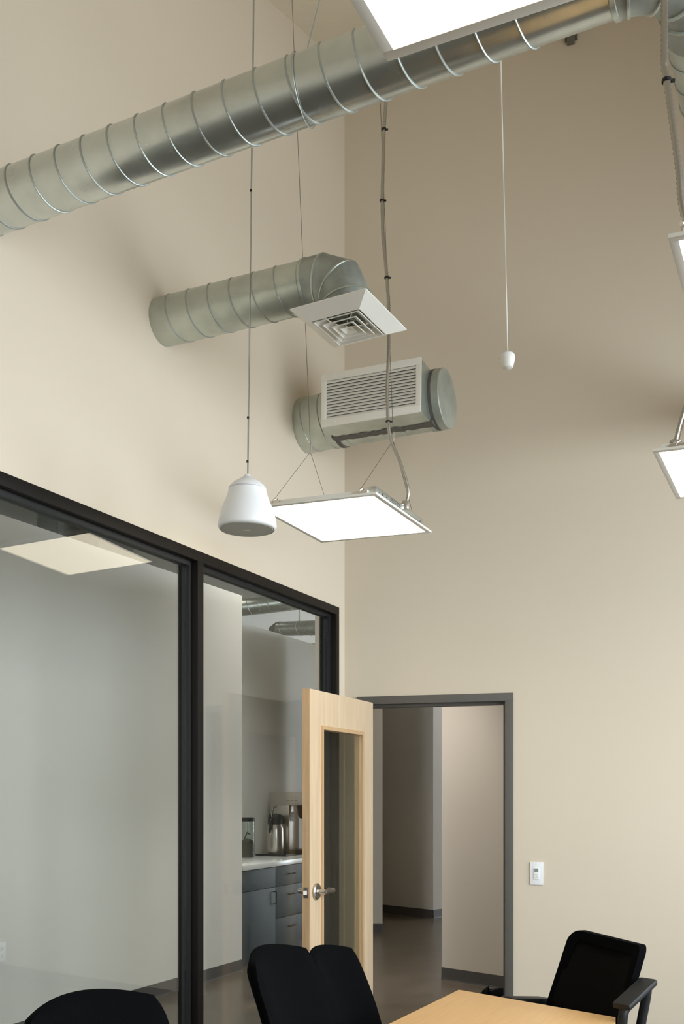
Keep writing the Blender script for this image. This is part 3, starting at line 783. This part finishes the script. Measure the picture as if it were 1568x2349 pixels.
# ================================================================== KITCHEN
MK = mat(K0, KD, -KN)                    # x along the fronts, y into the cabinets
ZCT = .90
def cab(name, label, x0, x1, fronts):
    t = thing(name, label, 'cabinet', MK @ Matrix.Translation((x0, 0, 0)), 'blue-grey base cabinets')
    w = x1 - x0
    b = Mesh(); b.box((0, .020, .10), (w, .60, .855)); b.box((0.0, .075, 0), (w, .60, .10))
    obj('carcass', b, CABINET, t, smooth=0)
    for kind, z0, z1, hx, hz in fronts:
        fb = B((.003, 0, z0 + .003), (w - .003, .019, z1 - .003), bev=.0012)
        o = obj(kind, fb, CABINET, t)
        if hx is not None:
            h = Mesh()
            if kind == 'drawer': h.box((hx - .055, -.030, hz - .005), (hx + .055, -.022, hz + .005)); h.box((hx - .055, -.022, hz - .005), (hx - .047, 0, hz + .005)); h.box((hx + .047, -.022, hz - .005), (hx + .055, 0, hz + .005))
            else: h.box((hx - .005, -.030, hz - .060), (hx + .005, -.022, hz + .060)); h.box((hx - .005, -.022, hz - .060), (hx + .005, 0, hz - .052)); h.box((hx - .005, -.022, hz + .052), (hx + .005, 0, hz + .060))
            obj('handle', h, HANDLE, o)
    return t
def kx_(px):
    kk = (px - CX) / F; return (kk * K0.y - K0.x) / (KD.x - kk * KD.y)
XM = kx_(632)
cab('sink_cabinet', 'blue-grey base cabinet with a door and plain false front, left of the drawers', 0.0, XM, [('false_front', .663, .850, None, None), ('door', .10, .663, XM - .035, .565)])
xh = kx_(666) - XM
cab('drawer_cabinet', 'blue-grey base cabinet with three stacked drawers and black pulls', XM, XM + .62, [('drawer', .663, .850, xh, .765), ('drawer', .365, .663, xh, .572), ('drawer', .10, .365, xh, .268)])
ctop = Mesh().box((-.0, -.025, .855), (XM + .64, .625, ZCT), None, .003)
top('countertop', ctop, COUNTER, 'white quartz countertop over the blue-grey cabinets', 'countertop', m=MK)
sk = Mesh(); sx0, sx1 = .02, kx_(588)
for lo, hi in (((sx0, .10, ZCT), (sx1, .12, ZCT + .004)), ((sx0, .40, ZCT), (sx1, .42, ZCT + .004)), ((sx0, .12, ZCT), (sx0 + .02, .40, ZCT + .004)), ((sx1 - .02, .12, ZCT), (sx1, .40, ZCT + .004))): sk.box(lo, hi)
sk.box((sx0 + .02, .12, ZCT + .0002), (sx1 - .02, .40, ZCT + .001))
top('sink', sk, STEEL, 'steel sink rim set into the white countertop at its left end', 'sink', m=MK)
# canister
YC = 9.55; cb = W(567, 0, YC); k = YC / F
can = thing('coffee_canister', 'clear canister of ground coffee on the countertop, left of the flask', 'canister', (cb.x, cb.y, ZCT))
r = 16.5 * k
obj('jar', Mesh().lathe([(r * .96, .001), (r, .006), (r, 84 * k), (r - .003, 84 * k), (r - .003, .006), (0.001, .004)], None, 32, True, False), JARGLASS, can, smooth=40)
obj('coffee', Mesh().lathe([(r - .006, .008), (r - .005, 36 * k), (r * .5, 42 * k), (0.001, 46 * k)], None, 28), COFFEE, can)
obj('lid', Mesh().lathe([(r + .002, 84 * k), (r + .002, 91 * k), (r - .006, 92.5 * k), (0.001, 92.5 * k)], None, 32), BLACKP, can)
obj('scoop', Mesh().tube([Vector((-.03, -.02, 42 * k)), Vector((0, -.02, 58 * k)), Vector((.028, -.02, 54 * k))], .006, 8), BLACKP, can)
# tray
YT = 9.95; tb = W(627, 0, YT); tx = (Vector((tb.x, tb.y, 0)) - K0).dot(KD); ty = -(Vector((tb.x, tb.y, 0)) - K0).dot(KN)
tr = Mesh().box((tx - .14, max(.04, ty - .22), ZCT), (tx + .52, ty + .13, ZCT + .008), None, .003)
for lo, hi in (((tx - .14, max(.04, ty - .22), ZCT + .008), (tx + .52, max(.04, ty - .22) + .01, ZCT + .02)), ((tx - .14, max(.04, ty - .22) + .01, ZCT + .008), (tx - .13, ty + .13, ZCT + .02))): tr.box(lo, hi)
top('tray', tr, BLACKP, 'long black tray on the countertop under the flask and brewer', 'tray', m=MK)
# airpot
ap = thing('airpot', 'tall brushed steel pump flask with black top on the black tray', 'flask', MK @ Matrix.Translation((tx, ty - .02, ZCT + .008)))
r = .088
obj('body', Mesh().lathe([(r * .97, 0), (r, .008), (r, .20), (r * .97, .255), (r * .86, .300), (r * .80, .312)], None, 40), STEEL, ap, smooth=50)
obj('collar', Mesh().lathe([(r * .83, .305), (r * .86, .33), (r * .80, .385), (r * .62, .412), (0.001, .418)], None, 40), BLACKP, ap, smooth=50)
sx_ = (KD * 1.0); # spout points right along the counter
obj('spout', Mesh().tube([Vector((.02, 0, .385)), Vector((.085, -.02, .375)), Vector((.118, -.03, .345)), Vector((.122, -.03, .315))], .022, 12, True, [.034, .030, .022, .015]), BLACKP, ap)
obj('carry_handle', Mesh().tube([Vector((-.070, 0, .37)), Vector((-.112, -.005, .33)), Vector((-.138, -.01, .262)), Vector((-.128, -.01, .240)), Vector((-.100, -.008, .275)), Vector((-.070, 0, .335))], .010, 10), BLACKP, ap)
obj('pump_lever', Mesh().tube([Vector((-.072, 0, .385)), Vector((-.065, 0, .43)), Vector((-.03, 0, .475)), Vector((.0, 0, .490)), Vector((.03, 0, .487))], .0085, 10), CHROME, ap)
# brewer
bx0 = tx + .155
br = thing('coffee_brewer', 'tall stainless coffee brewer beside the steel flask, half hidden by the door', 'coffee maker', MK @ Matrix.Translation((bx0, 0, ZCT + .008)))
yb1 = ty + .125
yb0 = yb1 - .22; yf0 = yb1 - .46
obj('base', B((0, yf0 + .02, 0), (.22, yb1, .045), bev=.006), BLACKP, br)
obj('column', B((0, yb0, .045), (.22, yb1, .50), bev=.004), STEEL, br)
hs = obj('brew_head', B((-.004, yf0, .50), (.224, yb1, .640), bev=.006), STEEL, br)
vt = Mesh()
for i in range(2):
    for j in range(3):
        vt.box((-.0052, yb0 - .10 + j * .045, .545 + i * .035), (-.0038, yb0 - .065 + j * .045, .551 + i * .035))
obj('vent_slot', vt, INK, hs)
obj('filter_basket', Mesh().lathe([(.05, .36), (.075, .40), (.08, .50)], Matrix.Translation((.11, yf0 + .11, 0)), 28), BLACKP, br)
nt_ = obj('paper_note', B((.03, yb0 - .006, .335), (.10, yb0 - .004, .43)), PAPER, br)
ln = Mesh()
for i in range(5): ln.box((.036, yb0 - .0068, .350 + i * .015), (.094, yb0 - .0058, .3525 + i * .015))
obj('printed_line', ln, INK, nt_)
# ducts and steel seen over the partition
def over_duct(label, p, q, r, cap=False):
    t = thing('hall_duct', label, 'duct', p); d = (q - p).normalized()
    obj('duct_run', Mesh().tube([p, q], r, 28), GALV2, t, True)
    obj('spiral_seam', helix(p, d, (q - p).length - .1, r + .001, .13, .004, 0, 16, 5, .03), SEAM, t, True)
    for f_ in (.3, .7):
        c = p.lerp(q, f_); obj('hanger_rod', Mesh().tube([c + Z * (r - .01), Vector((c.x, c.y, 4.752))], .006, 8), WIRE, t, True)
    if cap: obj('end_cap', Mesh().tube([p - d * .14, p - d * .03, p], r, 28, True, [r * .35, r * .98, r * 1.03]), DARKDUCT, t, True)
over_duct('thick hall duct seen through the right glass, upper of two', W(470, 1404, 12.3), W(760, 1370, 12.0), .105)
over_duct('hall duct with tapered end seen through the right glass, lower of two', W(640, 1443, 11.9), W(800, 1438, 11.3), .088, True)
dp = W(116, 1330, 9.2)
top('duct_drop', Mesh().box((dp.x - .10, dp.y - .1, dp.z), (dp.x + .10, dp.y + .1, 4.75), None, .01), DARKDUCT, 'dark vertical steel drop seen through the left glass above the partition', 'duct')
p_ = W(150, 1240, 9.4); q_ = W(262, 1262, 11.0)
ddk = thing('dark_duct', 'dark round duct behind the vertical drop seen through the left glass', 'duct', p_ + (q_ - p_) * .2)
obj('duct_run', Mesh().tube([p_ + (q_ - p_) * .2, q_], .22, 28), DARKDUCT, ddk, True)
for f_ in (.35, .8):
    c = p_.lerp(q_, f_); obj('hanger_rod', Mesh().tube([c + Z * .21, Vector((c.x, c.y, 4.752))], .006, 8), WIRE, ddk, True)

# ================================================================== TABLE
ZT_ = .74
def onz(px, py, z): 
    Y = (HC - z) * F / (py - HZ); return Vector(((px - CX) / F * Y, Y, 0))
TA, TB, TC, TD = onz(1052, 2270, ZT_), onz(1411, 2333, ZT_), onz(1411, 2349, ZT_), onz(890, 2349, ZT_)
ld = (TD - TA).normalized(); rdv = (TC - TB).normalized()
TA2 = TA + ld * 2.15; TB2 = TB + rdv * 1.55
tdir = (TA2 - TA).normalized()
MT = mat((TA + TB + TA2 + TB2) / 4, Vector((-ld.y, ld.x, 0)) * -1, -ld) if False else mat((TA + TB + TA2 + TB2) / 4, Vector((-ld.y, ld.x, 0)), -Vector((ld.x, ld.y, 0)) * 1)
# frame with y along the left edge (away) and x to the right
yax = -ld; xax = Vector((yax.y, -yax.x, 0)); MT = mat((TA + TB + TA2 + TB2) / 4, xax, yax)
inv = MT.inverted()
tb_ = thing('conference_table', 'maple topped conference table in the foreground', 'table', MT)
poly = [inv @ p for p in (TA, TA2, TB2, TB)]
cen = sum(poly, Vector()) / 4
inner = [p + (cen - p).normalized() * .004 for p in poly]
tm = Mesh(); n = 4
vs = [Vector((p.x, p.y, ZT_)) for p in inner] + [Vector((p.x, p.y, ZT_ - .002)) for p in poly] + [Vector((p.x, p.y, ZT_ - .006)) for p in poly]
tm.add(vs, [(0, 1, 2, 3)] + [(i, (i + 1) % 4, 4 + (i + 1) % 4, 4 + i) for i in range(4)] + [(4 + i, 4 + (i + 1) % 4, 8 + (i + 1) % 4, 8 + i) for i in range(4)] + [(11, 10, 9, 8)])
obj('tabletop', tm, TABLEW, tb_, smooth=0)
obj('edge_band', Mesh().prism([(p.x, p.y) for p in poly], ZT_ - .030, ZT_ - .006), TABLEE, tb_, smooth=0)
for p, ins in zip(poly, (.16, .60, .45, .16)):
    q = p + (cen - p).normalized() * ins
    obj('leg', Mesh().tube([Vector((q.x, q.y, 0)), Vector((q.x, q.y, ZT_ - .03))], .03, 16), BLACKP, tb_)

# ================================================================== CHAIRS
def smooth_grid(fn, nu, nv): return [[fn(-1 + 2 * i / nu, j / nv) for j in range(nv + 1)] for i in range(nu + 1)]
def star_base(t):
    obj('gas_column', Mesh().lathe([(.028, .10), (.028, .26), (.018, .26), (.018, .40), (.05, .405), (.05, .42)], None, 20), BLACKP, t)
    hubp = obj('hub', Mesh().lathe([(.035, .075), (.045, .085), (.045, .125), (.03, .14)], None, 20), BLACKP, t)
    for i in range(5):
        a = 2 * math.pi * i / 5 + .3; c, s = math.cos(a), math.sin(a)
        obj('base_arm', Mesh().tube([Vector((.03 * c, .03 * s, .11)), Vector((.14 * c, .14 * s, .095)), Vector((.235 * c, .235 * s, .075))], .02, 10, True, [.024, .02, .015]), BLACKP, t)
        cx, cy_ = .235 * c, .235 * s; m = Mesh()
        for o in (-.016, .016):
            px, py = cx - s * o, cy_ + c * o
            m.lathe([(.018, -.009), (.028, -.007), (.028, .007), (.018, .009)], mat(Vector((px, py, .028)), Vector((c, s, 0)), Vector((0, 0, 1)), Vector((s, -c, 0))), 18)
        m.tube([Vector((cx, cy_, .03)), Vector((cx, cy_, .08))], .006, 8)
        obj('caster', m, BLACKP, t)
def make_seat(t, zs):
    def f(u, v):
        k = 1 - .10 * abs(u) ** 6; w = .235 * (1 - .06 * (1 - v))
        e = max(abs(u), abs(2 * v - 1)); rr = 1 - .06 * max(0, abs(u) + abs(2 * v - 1) - 1.35)
        return Vector((u * w * rr, (-.15 + .39 * v) * (1 if rr == 1 else rr), zs + .035 - .02 * e ** 4 - .02 * max(0, v - .8) / .2 + .012 * (1 - u * u) * 0))
    fr = smooth_grid(f, 14, 14)
    bk = [[Vector((p.x * .94, p.y * .94, zs - .03)) for p in row] for row in fr]
    obj('seat', Mesh().slab(fr, bk), BLACKF, t, smooth=60)
def padded_chair(label, corner, f_dir, ztop, rec=.38):
    """corner: world xy of the back's top corner on the far (left-hand) side; f_dir: facing"""
    f = Vector((f_dir[0], f_dir[1], 0)).normalized(); right = Vector((f.y, -f.x, 0))
    zb = ztop - .47
    yb = lambda z: -.13 - rec * (z - zb) * .82
    loc = Vector((corner[0], corner[1], 0)) - (right * -.205 + f * (yb(ztop) - .01))
    t = thing('office_chair', label, 'chair', mat(loc, right, f), 'black padded chairs along the table')
    zs = zb - .06 + .02
    star_base(t); make_seat(t, .45)
    def fn(off):
        def g(u, v):
            vz = v
            w = .205 + .03 * (1 - vz) - .025 * max(0, .35 - vz)
            # rounded top corners and arched top
            arch = .030 * (1 - u * u)
            lim = 1.0
            if vz > .86: lim = math.sqrt(max(0.0, 1 - ((vz - .86) / .14) ** 2 * .20))
            if vz < .12: lim = math.sqrt(max(0.0, 1 - ((.12 - vz) / .12) ** 2 * .25))
            z = zb + (ztop - zb) * vz - .030 + arch * vz
            e = 1 - max(abs(u) ** 6, (2 * vz - 1) ** 8)
            y = yb(z) + .045 * u * u + off * (.35 + .65 * e) + .02 * math.sin(vz * math.pi)
            return Vector((u * w * lim, y, z))
        return g
    obj('backrest', Mesh().slab(smooth_grid(fn(.030), 16, 18), smooth_grid(fn(-.030), 16, 18)), BLACKF, t, smooth=60)
    sp_ = Mesh().tube([Vector((0, -.06, .415)), Vector((0, -.18, .42)), Vector((0, yb(zb + .1) - .03, zb + .1)), Vector((0, yb(zb + .25) - .026, zb + .25))], .022, 10, True, None, False, (.6, 1.6))
    obj('back_support', sp_, BLACKP, t)
    return t
FD = (.935, -.354)
padded_chair('black padded chair back nearest the open door, right one of the overlapping pair', (-.025, 3.86), FD, .957)
padded_chair('black padded chair back in front of the open door, left one of the overlapping pair', (-.176, 3.17), FD, 1.066, .34)
padded_chair('black padded chair back at the bottom left corner of the photo', (-.528, 2.56), (.80, -.60), 1.045, .34)

def mesh_chair(label, loc, f_dir):
    f = Vector((f_dir[0], f_dir[1], 0)).normalized(); right = Vector((f.y, -f.x, 0))
    t = thing('mesh_chair', label, 'chair', mat(Vector((loc[0], loc[1], 0)), right, f))
    star_base(t); make_seat(t, .45)
    zb, ztop, rec = .53, .965, .36
    yb = lambda z: -.11 - rec * (z - zb)
    def P(u, v, off=0):
        w = .262 - .022 * v - .05 * max(0, .25 - v)
        z = zb + (ztop - zb) * v + .016 * (1 - u * u) * v
        return Vector((u * w, yb(z) + .035 * u * u + .018 * math.sin(v * math.pi) + off, z))
    g = lambda o, a, b, c: smooth_grid(lambda u, v: P(u * a, b + (c - b) * v, o), 12, 12)
    obj('mesh_panel', Mesh().slab(g(.004, .87, .05, .95), g(-.004, .87, .05, .95)), BLACKM, t, smooth=60)
    # frame: closed ring of rounded-rectangle outline
    def ring(u_, v0, v1, rad, n=8):
        pts = []
        for cu, cv, a0 in ((u_, v1, 0), (-u_, v1, 90), (-u_, v0, 180), (u_, v0, 270)):
            for i in range(n + 1):
                a = math.radians(a0 + 90 * i / n); pts.append((cu + math.copysign(rad, -cu) * 1 + rad * math.cos(a), cv + (-.5 if cv > .5 else .5) * rad * 2 * .5 + rad * math.sin(a) * .55))
        return pts
    out = ring(1.0, 0.0, 1.0, .16); inn = ring(.80, .09, .91, .10)
    n = len(out); fm = Mesh()
    vs = [P(u, v, .014) for u, v in out] + [P(u, v, .012) for u, v in inn] + [P(u, v, -.016) for u, v in out] + [P(u, v, -.012) for u, v in inn]
    fs = []
    for i in range(n):
        j = (i + 1) % n
        fs += [(i, j, n + j, n + i), (2 * n + i, 3 * n + i, 3 * n + j, 2 * n + j), (i, 2 * n + i, 2 * n + j, j), (n + i, n + j, 3 * n + j, 3 * n + i)]
    obj('back_frame', fm.add(vs, fs), BLACKF, t, smooth=50)
    obj('back_support', Mesh().tube([Vector((0, -.06, .415)), Vector((0, -.19, .42)), Vector((0, yb(zb) - .02, zb + .02)), Vector((0, yb(zb + .2) - .016, zb + .2))], .022, 10, True, None, False, (.6, 1.6)), BLACKP, t)
    Mi = MTX[t.name].inverted()
    # looped arms; the near one is set higher than the far one
    for rt, ft, fb, rbt in ((W(1486, 2262, 3.50), W(1429, 2316, 3.38), W(1420, 2440, 3.40), W(1452, 2440, 3.52)),
                            (W(1244, 2303, 4.02), W(1165, 2303, 3.86), W(1160, 2400, 3.88), W(1225, 2400, 4.02))):
        rt, ft, fb, rbt = [Mi @ p for p in (rt, ft, fb, rbt)]
        def near(p, q, d): return p + (q - p).normalized() * d
        cen_ = Vector((0, 0, .40))
        low = (fb + rbt) / 2
        pts = [near(rt, ft, .02)]
        pts = [Vector((low.x * .55, low.y, .405)), Vector((low.x * .95, low.y, .41)), near(fb, low, .03), fb, near(fb, ft, .05), near(ft, fb, .035), near(ft, fb, .010) * .6 + near(ft, rt, .010) * .4, near(ft, rt, .03), near(rt, ft, .03), near(rt, ft, .010) * .6 + near(rt, rbt, .010) * .4, near(rt, rbt, .035), near(rbt, rt, .05), rbt, near(rbt, low, .03), low + (low - fb) * .2]
        ar = obj('armrest', Mesh().tube(pts, .017, 10, True, None, False, (1.0, 1.0)), BLACKP, t, smooth=60)
        ax = (ft - rt).normalized(); sd_ = ax.cross(Vector((0, 0, 1))).normalized(); upv = sd_.cross(ax)
        L = (ft - rt).length
        mm = mat((ft + rt) / 2 + upv * .014, ax, sd_, upv)
        obj('arm_pad', Mesh().box((-L / 2 - .012, -.034, -.010), (L / 2 + .012, .034, .014), mm, .009), BLACKP, ar, smooth=50)
    return t
fdir = Vector((-.95, -.31, 0)).normalized()
back_top = Vector((1.058, 3.79, 0))
cl = back_top + fdir * (.11 + .36 * .435)
mesh_chair('black mesh-back chair with looped armrests at the right end of the table', (cl.x, cl.y), fdir)

# ================================================================== BAG in the corridor
YB = 6.75; b0 = W(1128, 0, YB)
bgm = Mesh()
prof = [(.001, 0), (.17, .0), (.20, .03), (.205, .08), (.18, .13), (.12, .165), (.05, .178), (.001, .18)]
bgm.lathe(prof, Matrix.Diagonal((1.0, .75, 1.0, 1)), 28, False, False)
rb = random.Random(5)
bag = thing('black_bag', 'low black bag lying on the corridor floor behind the table by the door jamb', 'bag', (b0.x + .07, b0.y, 0))
obj('bag_body', bgm, BLACKF, bag, smooth=60)
obj('strap', Mesh().tube([Vector((-.15, -.02, .13)), Vector((-.135, -.05, .18)), Vector((-.105, -.06, .205)), Vector((-.10, -.03, .165)), Vector((-.03, 0, .175))], .007, 8), BLACKP, bag)
